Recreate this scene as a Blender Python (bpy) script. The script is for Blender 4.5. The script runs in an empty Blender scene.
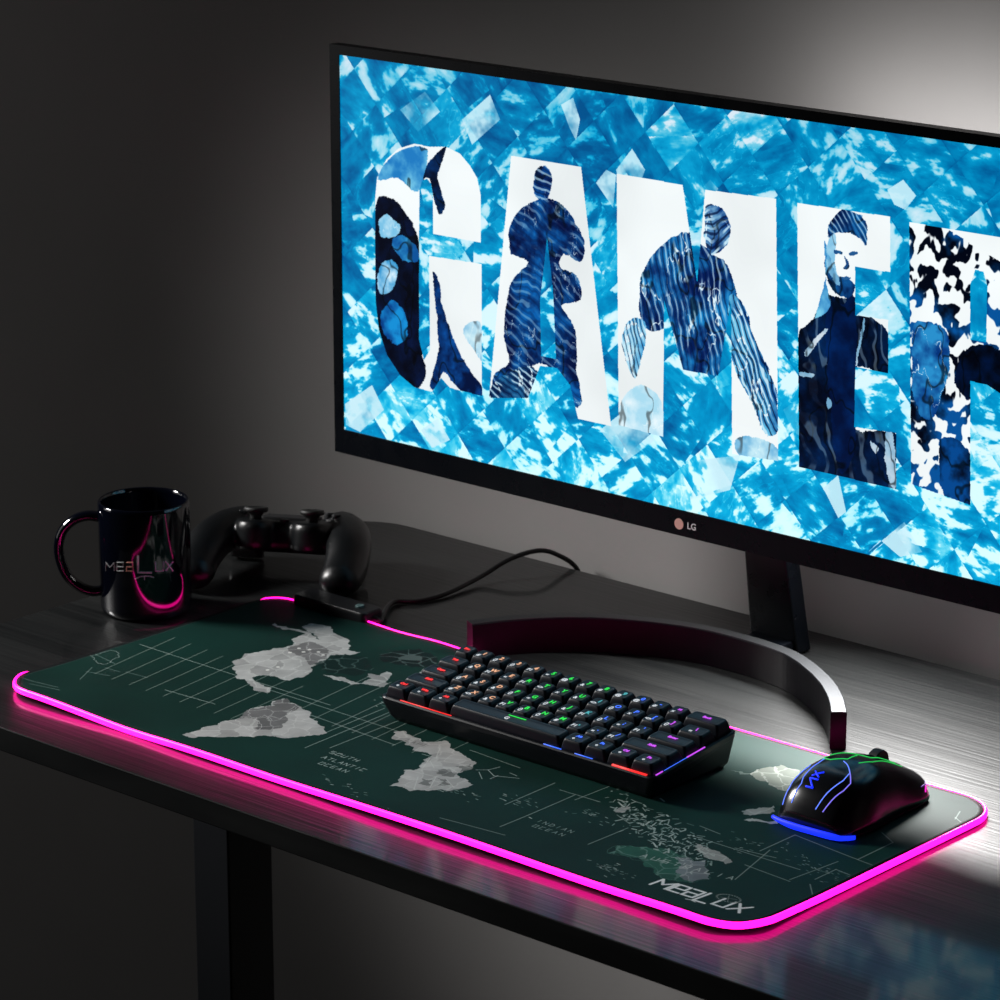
import bpy, math, random
import numpy as np
from mathutils import Vector, Matrix
random.seed(7)
RNG = np.random.default_rng(11)
C = bpy.context.scene.collection
MM = 0.001

# ------------------------------------------------------------------ camera (mm, desk frame: X along the front edge, Y back, Z up)
CAM = np.array([2117.19, -1748.0, 953.41]); YAW = -0.725944; PITCH = 0.28235; FPX = 3406.34
_cy, _sy, _cp, _sp = math.cos(YAW), math.sin(YAW), math.cos(PITCH), math.sin(PITCH)
FWD = np.array([_sy*_cp, _cy*_cp, -_sp]); RGT = np.array([_cy, -_sy, 0.0]); UPV = np.cross(RGT, FWD)

def ray(x, y): return FWD + (x-500)/FPX*RGT - (y-500)/FPX*UPV
def on_z(x, y, z):
    d = ray(x, y); return CAM + d*((z-CAM[2])/d[2])
def on_y(x, y, Y):
    d = ray(x, y); return CAM + d*((Y-CAM[1])/d[1])

cam = bpy.data.cameras.new('camera'); co = bpy.data.objects.new('camera', cam); C.objects.link(co)
co.matrix_world = Matrix(((RGT[0], UPV[0], -FWD[0], CAM[0]*MM), (RGT[1], UPV[1], -FWD[1], CAM[1]*MM), (RGT[2], UPV[2], -FWD[2], CAM[2]*MM), (0, 0, 0, 1)))
cam.sensor_width = 36; cam.lens = 36*FPX/1000; cam.clip_start = 0.05; cam.clip_end = 30
cam.dof.use_dof = True; cam.dof.focus_distance = 2.62; cam.dof.aperture_fstop = 22
bpy.context.scene.camera = co

# ------------------------------------------------------------------ helpers
def tag(o, label=None, cat=None, group=None, kind=None):
    if label: o['label'] = label
    if cat: o['category'] = cat
    if group: o['group'] = group
    if kind: o['kind'] = kind
    return o

def thing(name, label, cat, loc=(0, 0, 0), rz=0.0, group=None):
    o = bpy.data.objects.new(name, None); C.objects.link(o); o.empty_display_size = 0.02
    o.location = [c*MM for c in loc]; o.rotation_euler = (0, 0, rz)
    return tag(o, label, cat, group)

class MB:
    """collects shapes given in millimetres"""
    def __init__(s): s.v = []; s.f = []
    def add(s, vs, fs):
        n = len(s.v); s.v += [tuple(float(c) for c in v) for v in vs]; s.f += [tuple(i+n for i in f) for f in fs]; return s
    def box(s, x0, x1, y0, y1, z0, z1):
        return s.add([(x, y, z) for z in (z0, z1) for y in (y0, y1) for x in (x0, x1)],
                     [(0, 2, 3, 1), (4, 5, 7, 6), (0, 1, 5, 4), (1, 3, 7, 5), (3, 2, 6, 7), (2, 0, 4, 6)])
    def loft(s, loops, cap0=True, cap1=True, closed=True):
        n = len(loops[0]); vs = [p for l in loops for p in l]; fs = []
        for k in range(len(loops)-1):
            for i in range(n if closed else n-1):
                j = (i+1) % n; fs.append((k*n+i, k*n+j, (k+1)*n+j, (k+1)*n+i))
        if cap0: fs.append(tuple(range(n))[::-1])
        if cap1: fs.append(tuple((len(loops)-1)*n+i for i in range(n)))
        return s.add(vs, fs)
    def tube(s, pts, r, n=10, closed=False, rb=None, up=(0, 0, 1)):
        """swept tube; r may be a list; rb = second radius along 'up'"""
        P = [np.array(p, float) for p in pts]; N = len(P); loops = []
        for i in range(N):
            a = P[(i-1) % N] if (closed or i > 0) else P[i]; b = P[(i+1) % N] if (closed or i < N-1) else P[i]
            t = b-a; t /= (np.linalg.norm(t)+1e-9)
            u = np.array(up, float)
            if abs(t@u) > .97: u = np.array((1., 0, 0))
            sd = np.cross(t, u); sd /= np.linalg.norm(sd); w = np.cross(sd, t)
            ri = r[i] if hasattr(r, '__len__') else r
            rw = ri if rb is None else (rb[i] if hasattr(rb, '__len__') else rb)
            loops.append([P[i]+sd*ri*math.cos(2*math.pi*k/n)+w*rw*math.sin(2*math.pi*k/n) for k in range(n)])
        if closed:
            vs = [p for l in loops for p in l]; fs = []
            for k in range(N):
                k2 = (k+1) % N
                for i in range(n):
                    j = (i+1) % n; fs.append((k*n+i, k*n+j, k2*n+j, k2*n+i))
            return s.add(vs, fs)
        return s.loft(loops)
    def lathe(s, prof, n=64, c=(0, 0), axis_z=0):
        loops = [[(c[0]+r*math.cos(2*math.pi*k/n), c[1]+r*math.sin(2*math.pi*k/n), z+axis_z) for k in range(n)] for r, z in prof]
        return s.loft(loops, True, True)
    def ball(s, c, rx, ry, rz, n=20, m=12):
        loops = []
        for j in range(1, m):
            a = math.pi*j/m
            loops.append([(c[0]+rx*math.sin(a)*math.cos(2*math.pi*k/n), c[1]+ry*math.sin(a)*math.sin(2*math.pi*k/n), c[2]-rz*math.cos(a)) for k in range(n)])
        return s.loft(loops)
    def build(s, name, mat, parent=None, smooth=False, bevel=0, seg=3, loc=None, rot=None):
        me = bpy.data.meshes.new(name); me.from_pydata([(x*MM, y*MM, z*MM) for x, y, z in s.v], [], s.f); me.update()
        import bmesh
        bm = bmesh.new(); bm.from_mesh(me); bmesh.ops.recalc_face_normals(bm, faces=bm.faces); bm.to_mesh(me); bm.free()
        me.materials.append(mat); o = bpy.data.objects.new(name, me); C.objects.link(o)
        if parent: o.parent = parent
        if loc: o.location = [c*MM for c in loc]
        if rot: o.rotation_euler = rot
        if smooth:
            for p in me.polygons: p.use_smooth = True
        if bevel:
            b = o.modifiers.new('bevel', 'BEVEL'); b.width = bevel*MM; b.segments = seg; b.limit_method = 'ANGLE'; b.angle_limit = math.radians(35)
            for p in me.polygons: p.use_smooth = True
            w = o.modifiers.new('wn', 'WEIGHTED_NORMAL')
        return o

def rrect(w, h, r, z, c=(0, 0), n=6):
    """rounded rectangle loop"""
    pts = []
    for (sx, sy, a0) in ((1, 1, 0), (-1, 1, 90), (-1, -1, 180), (1, -1, 270)):
        for k in range(n+1):
            a = math.radians(a0+90*k/n); pts.append((c[0]+sx*(w/2-r)+r*math.cos(a), c[1]+sy*(h/2-r)+r*math.sin(a), z))
    return pts

def smooth_path(pts, n=8, closed=False):
    P = [np.array(p, float) for p in pts]; N = len(P); out = []
    rng = range(N if closed else N-1)
    for i in rng:
        if closed: p0, p1, p2, p3 = P[i-1], P[i], P[(i+1) % N], P[(i+2) % N]
        else: p0, p1, p2, p3 = P[max(i-1, 0)], P[i], P[i+1], P[min(i+2, N-1)]
        for k in range(n):
            t = k/n
            out.append(.5*((2*p1)+(-p0+p2)*t+(2*p0-5*p1+4*p2-p3)*t*t+(-p0+3*p1-3*p2+p3)*t**3))
    if not closed: out.append(P[-1])
    return out

# ------------------------------------------------------------------ materials
def mat(name, col, rough=.5, metal=0., spec=.5, emit=None, es=0., coat=0., bump=None, var=0.):
    m = bpy.data.materials.new(name); m.use_nodes = True; nt = m.node_tree; b = nt.nodes['Principled BSDF']
    b.inputs['Base Color'].default_value = (*col, 1); b.inputs['Roughness'].default_value = rough
    b.inputs['Metallic'].default_value = metal; b.inputs['Specular IOR Level'].default_value = spec
    b.inputs['Coat Weight'].default_value = coat; b.inputs['Coat Roughness'].default_value = .1
    if emit: b.inputs['Emission Color'].default_value = (*emit, 1); b.inputs['Emission Strength'].default_value = es
    tc = nt.nodes.new('ShaderNodeTexCoord')
    nz = nt.nodes.new('ShaderNodeTexNoise'); nz.inputs['Scale'].default_value = bump[0] if bump else 40
    nz.inputs['Detail'].default_value = 6
    nt.links.new(tc.outputs['Object'], nz.inputs['Vector'])
    if bump:
        bp = nt.nodes.new('ShaderNodeBump'); bp.inputs['Strength'].default_value = bump[1]; bp.inputs['Distance'].default_value = .001
        nt.links.new(nz.outputs['Fac'], bp.inputs['Height']); nt.links.new(bp.outputs['Normal'], b.inputs['Normal'])
    if not emit:
        mr = nt.nodes.new('ShaderNodeMapRange'); mr.inputs['To Min'].default_value = max(0, rough-.06-var); mr.inputs['To Max'].default_value = rough+.06+var
        nt.links.new(nz.outputs['Fac'], mr.inputs['Value']); nt.links.new(mr.outputs['Result'], b.inputs['Roughness'])
    return m

M = {}
M['foot'] = mat('foot_black', (.0015, .002, .003), .35, spec=.1)
M['black_plastic'] = mat('black_plastic', (.008, .009, .011), .38, bump=(900, .08))
M['matte_black'] = mat('matte_black', (.006, .007, .009), .6, bump=(1500, .1))
M['bezel'] = mat('bezel_black', (.002, .003, .005), .28, spec=.25)
M['steel_black'] = mat('powder_coated_steel', (.006, .007, .009), .5, bump=(2500, .1), spec=.3)
M['ceramic'] = mat('black_glazed_ceramic', (.001, .0015, .004), .07, spec=1.0)
M['stand_edge'] = mat('brushed_grey_edge', (.035, .037, .04), .45, metal=.9, bump=(300, .1))
M['pad_pink'] = mat('pink_led_strip', (.3, .02, .2), .4, emit=(1.0, .004, .28), es=7.0)
M['keycap'] = mat('keycap_plastic', (.004, .006, .011), .36, spec=.3, bump=(2000, .06))
M['case'] = mat('keyboard_case', (.002, .003, .006), .35, spec=.25)
M['plate'] = mat('switch_plate', (.01, .01, .02), .4)
M['pad_controller'] = mat('gamepad_plastic', (.003, .004, .005), .32, bump=(1800, .15))
M['rubber'] = mat('thumb_rubber', (.008, .009, .009), .55)
M['cable'] = mat('cable_rubber', (.006, .007, .008), .5)
M['mouse'] = mat('mouse_gloss', (.006, .007, .009), .22, spec=.6)
M['mouse_matte'] = mat('mouse_matte', (.006, .007, .009), .5)

def glow(name, col, s): return mat(name, tuple(c*.1 for c in col), .5, emit=col, es=s)
G = {'red': glow('glow_red', (1, .03, .03), 1.2), 'orange': glow('glow_orange', (1, .5, .28), .9), 'white': glow('glow_white', (.8, .85, .9), .8),
     'green': glow('glow_green', (.02, .85, .07), 1.0), 'cyan': glow('glow_cyan', (.1, .6, .65), .7), 'blue': glow('glow_blue', (.05, .16, 1), 1.3),
     'purple': glow('glow_purple', (.6, .08, .9), 1.1), 'pink': glow('glow_pink', (1, .02, .6), 1.3), 'pale': glow('glow_pale', (.35, .5, .7), .55)}

def wall_mat():
    m = bpy.data.materials.new('painted_wall'); m.use_nodes = True; nt = m.node_tree; b = nt.nodes['Principled BSDF']
    tc = nt.nodes.new('ShaderNodeTexCoord'); n = nt.nodes.new('ShaderNodeTexNoise'); n.inputs['Scale'].default_value = 6; n.inputs['Detail'].default_value = 8
    r = nt.nodes.new('ShaderNodeValToRGB'); r.color_ramp.elements[0].color = (.30, .29, .285, 1); r.color_ramp.elements[1].color = (.36, .35, .345, 1)
    nt.links.new(tc.outputs['Object'], n.inputs['Vector']); nt.links.new(n.outputs['Fac'], r.inputs['Fac']); nt.links.new(r.outputs['Color'], b.inputs['Base Color'])
    n2 = nt.nodes.new('ShaderNodeTexNoise'); n2.inputs['Scale'].default_value = 180; n2.inputs['Detail'].default_value = 4
    bp = nt.nodes.new('ShaderNodeBump'); bp.inputs['Strength'].default_value = .15; bp.inputs['Distance'].default_value = .001
    nt.links.new(tc.outputs['Object'], n2.inputs['Vector']); nt.links.new(n2.outputs['Fac'], bp.inputs['Height']); nt.links.new(bp.outputs['Normal'], b.inputs['Normal'])
    b.inputs['Roughness'].default_value = .8
    return m

def desk_mat():
    m = bpy.data.materials.new('black_wood_grain'); m.use_nodes = True; nt = m.node_tree; b = nt.nodes['Principled BSDF']; L = nt.links.new
    tc = nt.nodes.new('ShaderNodeTexCoord')
    def noise(sx, sy, detail, dist=0.):
        mp = nt.nodes.new('ShaderNodeMapping'); mp.inputs['Scale'].default_value = (sx, sy, 20)
        n = nt.nodes.new('ShaderNodeTexNoise'); n.inputs['Scale'].default_value = 1; n.inputs['Detail'].default_value = detail; n.inputs['Distortion'].default_value = dist
        L(tc.outputs['Object'], mp.inputs['Vector']); L(mp.outputs['Vector'], n.inputs['Vector']); return n
    fine = noise(5, 260, 3, .3); broad = noise(3, 22, 4, .8)
    r = nt.nodes.new('ShaderNodeValToRGB'); r.color_ramp.elements[0].position = .35; r.color_ramp.elements[0].color = (.004, .005, .0055, 1)
    r.color_ramp.elements[1].position = .68; r.color_ramp.elements[1].color = (.018, .019, .019, 1)
    mx = nt.nodes.new('ShaderNodeMath'); mx.operation = 'MULTIPLY_ADD'; mx.inputs[1].default_value = .5; 
    h = nt.nodes.new('ShaderNodeMath'); h.operation = 'MULTIPLY'; h.inputs[1].default_value = .5; L(broad.outputs['Fac'], h.inputs[0])
    L(fine.outputs['Fac'], mx.inputs[0]); L(h.outputs[0], mx.inputs[2]); L(mx.outputs[0], r.inputs['Fac']); L(r.outputs['Color'], b.inputs['Base Color'])
    bp = nt.nodes.new('ShaderNodeBump'); bp.inputs['Strength'].default_value = .6; bp.inputs['Distance'].default_value = .0009
    L(fine.outputs['Fac'], bp.inputs['Height']); L(bp.outputs['Normal'], b.inputs['Normal'])
    mr = nt.nodes.new('ShaderNodeMapRange'); mr.inputs['To Min'].default_value = .38; mr.inputs['To Max'].default_value = .52
    L(broad.outputs['Fac'], mr.inputs['Value']); L(mr.outputs['Result'], b.inputs['Roughness'])
    b.inputs['Coat Weight'].default_value = .42; b.inputs['Coat Roughness'].default_value = .08; b.inputs['Specular IOR Level'].default_value = .22
    return m

# ------------------------------------------------------------------ painting prints into pixel arrays
def fbm(h, w, cells, oct=4, seed=0, stretch=1.0):
    g = np.random.default_rng(seed); out = np.zeros((h, w)); amp = 1.; tot = 0
    for o in range(oct):
        cx = max(2, int(cells*2**o)); cy = max(2, int(cells*2**o*h/w*stretch))
        a = g.random((cy+2, cx+2)); yy = np.linspace(0, cy, h); xx = np.linspace(0, cx, w)
        y0 = yy.astype(int); x0 = xx.astype(int); fy = yy-y0; fx = xx-x0; fy = fy*fy*(3-2*fy); fx = fx*fx*(3-2*fx)
        A = a[y0][:, x0]; B = a[y0][:, x0+1]; Cc = a[y0+1][:, x0]; D = a[y0+1][:, x0+1]
        out += amp*((A*(1-fx)+B*fx)*(1-fy)[:, None]+(Cc*(1-fx)+D*fx)*fy[:, None]); tot += amp; amp *= .55
    return out/tot

class Canvas:
    """rows run upward, like image pixels"""
    def __init__(s, w, h, base): s.w, s.h = w, h; s.a = np.zeros((h, w, 3)); s.a[:] = np.array(base)/255.
    def mask(s, pts):
        P = np.array(pts, float); m = np.zeros((s.h, s.w), bool)
        y0 = max(0, int(P[:, 1].min())-1); y1 = min(s.h, int(P[:, 1].max())+2); x0 = max(0, int(P[:, 0].min())-1); x1 = min(s.w, int(P[:, 0].max())+2)
        if y1 <= y0 or x1 <= x0: return m
        Y, X = np.mgrid[y0:y1, x0:x1]; X = X+.5; Y = Y+.5; ins = np.zeros(X.shape, bool)
        for i in range(len(P)):
            (xa, ya), (xb, yb) = P[i-1], P[i]
            if ya == yb: continue
            c = ((ya > Y) != (yb > Y)) & (X < (xb-xa)*(Y-ya)/(yb-ya)+xa); ins ^= c
        m[y0:y1, x0:x1] = ins; return m
    def ell(s, c, rx, ry):
        return s.mask([(c[0]+rx*math.cos(t), c[1]+ry*math.sin(t)) for t in np.linspace(0, 2*math.pi, 40, endpoint=False)])
    def put(s, m, col, al=1.):
        a = (m*al)[..., None]; s.a = s.a*(1-a)+np.array(col)/255.*a if np.ndim(col) == 1 else s.a*(1-a)+col*a
    def line(s, pts, w, col, al=1.):
        for (a, b) in zip(pts[:-1], pts[1:]):
            a = np.array(a, float); b = np.array(b, float); r = w/2+1.5
            x0 = max(0, int(min(a[0], b[0])-r)); x1 = min(s.w, int(max(a[0], b[0])+r)+1); y0 = max(0, int(min(a[1], b[1])-r)); y1 = min(s.h, int(max(a[1], b[1])+r)+1)
            if x1 <= x0 or y1 <= y0: continue
            Y, X = np.mgrid[y0:y1, x0:x1]; X = X+.5; Y = Y+.5; d = b-a; L = d@d+1e-9
            t = np.clip(((X-a[0])*d[0]+(Y-a[1])*d[1])/L, 0, 1); q = np.hypot(X-a[0]-t*d[0], Y-a[1]-t*d[1])
            k = (np.clip(w/2+.5-q, 0, 1)*al)[..., None]; s.a[y0:y1, x0:x1] = s.a[y0:y1, x0:x1]*(1-k)+np.array(col)/255.*k
    def image(s, name):
        im = bpy.data.images.new(name, s.w, s.h); px = np.ones((s.h, s.w, 4), np.float32); px[..., :3] = np.clip(s.a, 0, 1)
        im.pixels.foreach_set(px.ravel()); im.update(); im.pack(); return im

# simple stroke alphabet (unit box, x right, y up)
STROKES = {
 'A': [[(0, 0), (.5, 1), (1, 0)], [(.2, .38), (.8, .38)]], 'B': [[(0, 0), (0, 1), (.8, 1), (.8, .55), (0, .5), (1, .45), (1, 0), (0, 0)]],
 'C': [[(1, 1), (0, 1), (0, 0), (1, 0)]], 'D': [[(0, 0), (0, 1), (.6, 1), (1, .7), (1, .3), (.6, 0), (0, 0)]], 'E': [[(1, 1), (0, 1), (0, 0), (1, 0)], [(0, .5), (.8, .5)]],
 'F': [[(1, 1), (0, 1), (0, 0)], [(0, .5), (.8, .5)]], 'G': [[(1, 1), (0, 1), (0, 0), (1, 0), (1, .5), (.5, .5)]], 'H': [[(0, 0), (0, 1)], [(1, 0), (1, 1)], [(0, .5), (1, .5)]],
 'I': [[(.5, 0), (.5, 1)]], 'L': [[(0, 1), (0, 0), (1, 0)]], 'M': [[(0, 0), (0, 1), (.5, .4), (1, 1), (1, 0)]], 'N': [[(0, 0), (0, 1), (1, 0), (1, 1)]],
 'O': [[(0, 0), (0, 1), (1, 1), (1, 0), (0, 0)]], 'P': [[(0, 0), (0, 1), (1, 1), (1, .5), (0, .5)]], 'R': [[(0, 0), (0, 1), (1, 1), (1, .5), (0, .5), (1, 0)]],
 'S': [[(1, 1), (0, 1), (0, .5), (1, .5), (1, 0), (0, 0)]], 'T': [[(0, 1), (1, 1)], [(.5, 1), (.5, 0)]], 'U': [[(0, 1), (0, 0), (1, 0), (1, 1)]], 'X': [[(0, 0), (1, 1)], [(0, 1), (1, 0)]],
 'e': [[(0, .5), (1, .5), (1, 1), (0, 1), (0, 0), (1, 0)]], 'a': [[(0, 1), (1, 1), (1, 0), (0, 0), (0, .5), (1, .5)]], ' ': []}

def word(text, x, y, size, adv, slant=0., wfac=.75):
    """polylines of a word"""
    out = []
    for i, ch in enumerate(text):
        for st in STROKES.get(ch, []):
            out.append([(x+i*adv+px*size*wfac+py*size*slant, y+py*size) for px, py in st])
    return out

def print_mat(name, im, rough, emit=0., spec=.3, bump=None, base_black=False):
    m = bpy.data.materials.new(name); m.use_nodes = True; nt = m.node_tree; b = nt.nodes['Principled BSDF']
    t = nt.nodes.new('ShaderNodeTexImage'); t.image = im; t.interpolation = 'Linear'; t.extension = 'EXTEND'
    uv = nt.nodes.new('ShaderNodeUVMap'); uv.uv_map = 'UVMap'; nt.links.new(uv.outputs['UV'], t.inputs['Vector'])
    b.inputs['Roughness'].default_value = rough; b.inputs['Specular IOR Level'].default_value = spec
    if emit:
        b.inputs['Base Color'].default_value = (.002, .002, .003, 1); nt.links.new(t.outputs['Color'], b.inputs['Emission Color']); b.inputs['Emission Strength'].default_value = emit
    else: nt.links.new(t.outputs['Color'], b.inputs['Base Color'])
    if bump:
        tc = nt.nodes.new('ShaderNodeTexCoord'); nz = nt.nodes.new('ShaderNodeTexNoise'); nz.inputs['Scale'].default_value = bump[0]
        bp = nt.nodes.new('ShaderNodeBump'); bp.inputs['Strength'].default_value = bump[1]; bp.inputs['Distance'].default_value = .0005
        nt.links.new(tc.outputs['Object'], nz.inputs['Vector']); nt.links.new(nz.outputs['Fac'], bp.inputs['Height']); nt.links.new(bp.outputs['Normal'], b.inputs['Normal'])
    return m

#@@SETTING
# ------------------------------------------------------------------ the setting
tag(MB().box(-2600, 2600, 600, 700, -745, 1700).build('wall_back', wall_mat()), 'plain dark grey painted wall behind the desk', 'wall', kind='structure')
tag(MB().box(-2600, 2600, -2400, 600, -800, -745).build('floor', mat('dark_floor', (.03, .03, .032), .6, bump=(30, .2))), 'dark floor under the desk', 'floor', kind='structure')

# ------------------------------------------------------------------ desk
DX0, DX1, DY0, DY1 = -135.4, 1265, -59.4, 581.8
desk = thing('desk', 'black wood grain desk with steel legs, carrying the glowing mat and screen', 'desk', (565, 260, -745))
dm = desk_mat()
top = MB(); cx, cy = (DX0+DX1)/2, (DY0+DY1)/2
def deskloop(z, inset):
    R0 = {'bl': 62, 'o': 6}; pts = []
    for (sx, sy, a0, r) in ((1, 1, 0, 62), (-1, 1, 90, 62), (-1, -1, 180, 8), (1, -1, 270, 8)):
        w = DX1-DX0-2*inset; h = DY1-DY0-2*inset
        for k in range(17):
            a = math.radians(a0+90*k/16); pts.append((cx-565+sx*(w/2-r)+r*math.cos(a), cy-260+sy*(h/2-r)+r*math.sin(a), z+745))
    return pts
top.loft([deskloop(-21, 1.2), deskloop(-19.8, 0), deskloop(-.7, 0), deskloop(-.2, .25), deskloop(0, .8)])
tp = top.build('tabletop', dm, desk)
legw, legd = 46, 56
def leg_x(px, Y): return on_y(px, 900, Y)[0]
lx = leg_x(234, 260)
for X in (lx, 1130-lx):
    MB().box(X-565-legw/2, X-565+legw/2, -legd/2, legd/2, 10, 690).build('leg', M['steel_black'], desk, bevel=2)
    MB().box(X-565-35, X-565+35, -290, 290, 0, 22).build('foot', M['steel_black'], desk, bevel=3)
MB().box(lx-565-30, 1130-lx-565+30, -28, 28, 690, 723.8).build('support_beam', M['steel_black'], desk, bevel=2)

#@@PAD
# ------------------------------------------------------------------ desk mat with the map print and the led edge
PW, PD, PR = 791., 324., 37.
PT = 5.0
def pad_lift(x, y):
    """waves along the edges of the soft mat (mm above the desk)"""
    def g(a, c, w): return math.exp(-((a-c)/w)**2)
    ef = math.exp(-max(y, 0)/34.); er = math.exp(-max(PW-x, 0)/34.); eb = math.exp(-max(PD-y, 0)/30.); el = math.exp(-max(x, 0)/34.)
    f = 1.7+1.6*g(x, 45, 60)-1.5*g(x, 165, 50)+1.5*g(x, 520, 120)+1.6*g(x, 740, 60)-.6*g(x, 330, 60)
    r = .9+2.2*g(y, 0, 60)
    b = .2+4*g(x, 5, 28)+1.5*g(x, 118, 26)+1.5*g(x, 205, 30)
    l = 1.0+2.5*g(y, 0, 50)
    return max(0, f*ef, r*er, b*eb, l*el)
def pad_xy(x, y):
    """slight bow of the back left corner"""
    return x, y
padT = thing('desk_mat', 'dark green world map desk mat with glowing pink edge, under the keyboard and mouse', 'desk mat', (0, 0, 0))
# print
PS = 3.0
pc = Canvas(int(PW*PS), int(PD*PS), (9, 47, 41))
def pp(x, y, z=PT):
    q = on_z(x, y, z); return (q[0]*PS, q[1]*PS)
def zr(pts, x0, y0, s): return [(x0+a*s, y0+b*s) for a, b in pts]
H, W = pc.h, pc.w
n1 = fbm(H, W, 6, 5, 3); n2 = fbm(H, W, 60, 4, 5)
X = np.arange(W)[None, :]/W
tone = (.7+.6*n1)
pc.a = pc.a*tone[..., None]
def frac(P, amp=.13, it=4, close=True, seed=1):
    """coastline: midpoint displacement of a polygon"""
    rr_ = random.Random(seed+len(P)); P = [tuple(p) for p in P]
    for k in range(it):
        out = []
        for i in range(len(P) if close else len(P)-1):
            a, b = P[i], P[(i+1) % len(P)]; L = math.hypot(b[0]-a[0], b[1]-a[1]); d = rr_.gauss(0, amp)*L if L > 3 else 0
            out += [a, ((a[0]+b[0])/2-(b[1]-a[1])/max(L, 1e-6)*d, (a[1]+b[1])/2+(b[0]-a[0])/max(L, 1e-6)*d)]
        if not close: out.append(P[-1])
        P = out
    return P
def vor(step, seed):
    """border network: distance between the two nearest random points, and a tone per cell"""
    g = np.random.default_rng(seed); gy, gx = int(H/step)+3, int(W/step)+3; jx, jy, tn = g.random((gy, gx)), g.random((gy, gx)), g.random((gy, gx))
    Yv, Xv = np.mgrid[0:H, 0:W].astype(float); Yv += (n1-.5)*90+(n2-.5)*26; Xv += (n2-.5)*30-(n1-.5)*80
    ci, cj = np.floor(Yv/step).astype(int), np.floor(Xv/step).astype(int); d1 = np.full((H, W), 1e9); d2_ = d1.copy(); tv = np.zeros((H, W))
    for di in (-1, 0, 1):
        for dj in (-1, 0, 1):
            a, b = np.clip(ci+di, 0, gy-1), np.clip(cj+dj, 0, gx-1)
            dd = np.hypot((ci+di+jy[a, b])*step-Yv, (cj+dj+jx[a, b])*step-Xv); nw = dd < d1
            d2_ = np.where(nw, d1, np.minimum(d2_, dd)); tv = np.where(nw, tn[a, b], tv); d1 = np.where(nw, dd, d1)
    return d2_-d1, tv
VB, VT = vor(52, 4)
def land(pts, col, al=1., tex=.22, borders=.4):
    m = pc.mask(frac([pp(*q) for q in pts])); c = np.array(col)/255.*(1-tex/2+tex*n2[..., None])*(.92+.16*VT[..., None]); pc.put(m, c, al)
    if borders: pc.put(m & (VB < 3.2), np.array((214, 216, 212)), borders*al)
    return m
def outline(pts, w=1.2, col=(200, 205, 200), al=.8, close=True):
    q = frac([pp(*p) for p in pts], .12, 3, close); q = q+[q[0]] if close else q; pc.line(q, w*PS*.45, col, al)
GR = (172, 172, 170)
# grid lines (time zone style)
for (a, b) in (((60, 700), (200, 650)),):
    pass
for k in range(0, 9):
    x = 100+k*24
    pc.line([pp(95+k*17, 664+k*5.6+10), pp(175+k*16, 628+k*6.0+10)], 3.0, (130, 138, 130), .8)
for k in range(0, 8):
    pc.line([pp(292+k*20, 713+k*6.6), pp(370+k*21, 676+k*6.2)], 3.0, (138, 144, 138), .8)
for (a, b) in (((140, 645), (330, 705)), ((165, 690), (215, 704)), ((270, 690), (400, 732)), ((305, 713), (395, 745)), ((325, 733), (385, 708)), ((330, 748), (400, 720)), ((305, 748), (390, 712)), ((505, 805), (555, 783)), ((500, 828), (575, 795)), ((575, 800), (625, 780)), ((588, 845), (628, 828)), ((630, 824), (617, 815)), ((440, 820), (505, 837)), ((470, 750), (520, 768)), ((760, 851), (795, 835)), ((795, 835), (882, 870)), ((790, 880), (838, 862)), ((858, 860), (893, 843)), ((893, 843), (882, 833)), ((815, 880), (836, 870)), ((810, 885), (813, 898)), ((813, 898), (832, 890)), ((735, 880), (770, 850)), ((690, 835), (800, 870)), ((955, 820), (960, 812)), ((955, 818), (962, 824)), ((745, 865), (790, 882)), ((700, 826), (720, 834)), ((735, 848), (776, 858)), ((836, 870), (850, 876)), ((560, 790), (600, 802)), ((410, 830), (450, 842))):
    pc.line([pp(*a), pp(*b)], 3.0, (165, 172, 166), .75)
# the south western land
land(zr([(0, 500), (60, 480), (120, 465), (165, 430), (185, 425), (250, 420), (255, 400), (290, 395), (330, 420), (370, 440), (365, 460), (400, 485), (425, 510), (400, 518), (340, 522), (280, 528), (200, 520), (120, 525), (40, 525), (-60, 518)], 200, 580, .3), GR)
land(zr([(165, 430), (250, 420), (255, 400), (290, 395), (330, 420), (285, 455), (275, 490), (235, 500), (180, 495), (200, 470), (160, 460), (120, 465)], 200, 580, .3), (104, 104, 104))
outline(zr([(120, 465), (160, 455), (190, 470), (200, 495), (180, 505), (150, 490), (120, 470)], 200, 580, .3), 1, (215, 215, 212), .8)
outline(zr([(185, 425), (165, 432), (160, 450), (185, 462), (215, 450), (240, 470), (270, 460), (300, 440), (330, 420)], 200, 580, .3), 1, (215, 215, 212), .7, False)
# the northern land
land(zr([(110, 270), (150, 245), (220, 235), (280, 225), (310, 205), (350, 180), (320, 170), (240, 150), (250, 143), (330, 165), (400, 200), (370, 178), (340, 155), (370, 145), (460, 185), (500, 205), (540, 240), (500, 250), (440, 250), (420, 262), (370, 290), (340, 325), (300, 335), (250, 320), (200, 318), (175, 325), (200, 345), (235, 365), (225, 380), (190, 370), (160, 345), (120, 320), (110, 300)], 200, 580, .3), (165, 166, 164))
land(zr([(285, 230), (360, 205), (430, 235), (420, 262), (370, 285), (300, 240)], 200, 580, .3), (112, 112, 112))
for q in ((300, 242), (330, 228), (345, 240), (365, 232), (395, 240), (410, 250), (225, 300), (260, 290)):
    m = pc.ell(pp(*zr([q], 200, 580, .3)[0]), 5, 5); pc.put(m, (225, 225, 220))
land(zr([(410, 315), (450, 322), (500, 335), (540, 345), (560, 312), (600, 318), (622, 305), (628, 345), (600, 358), (560, 348), (500, 348), (440, 328)], 200, 580, .3), (150, 152, 150))
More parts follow.
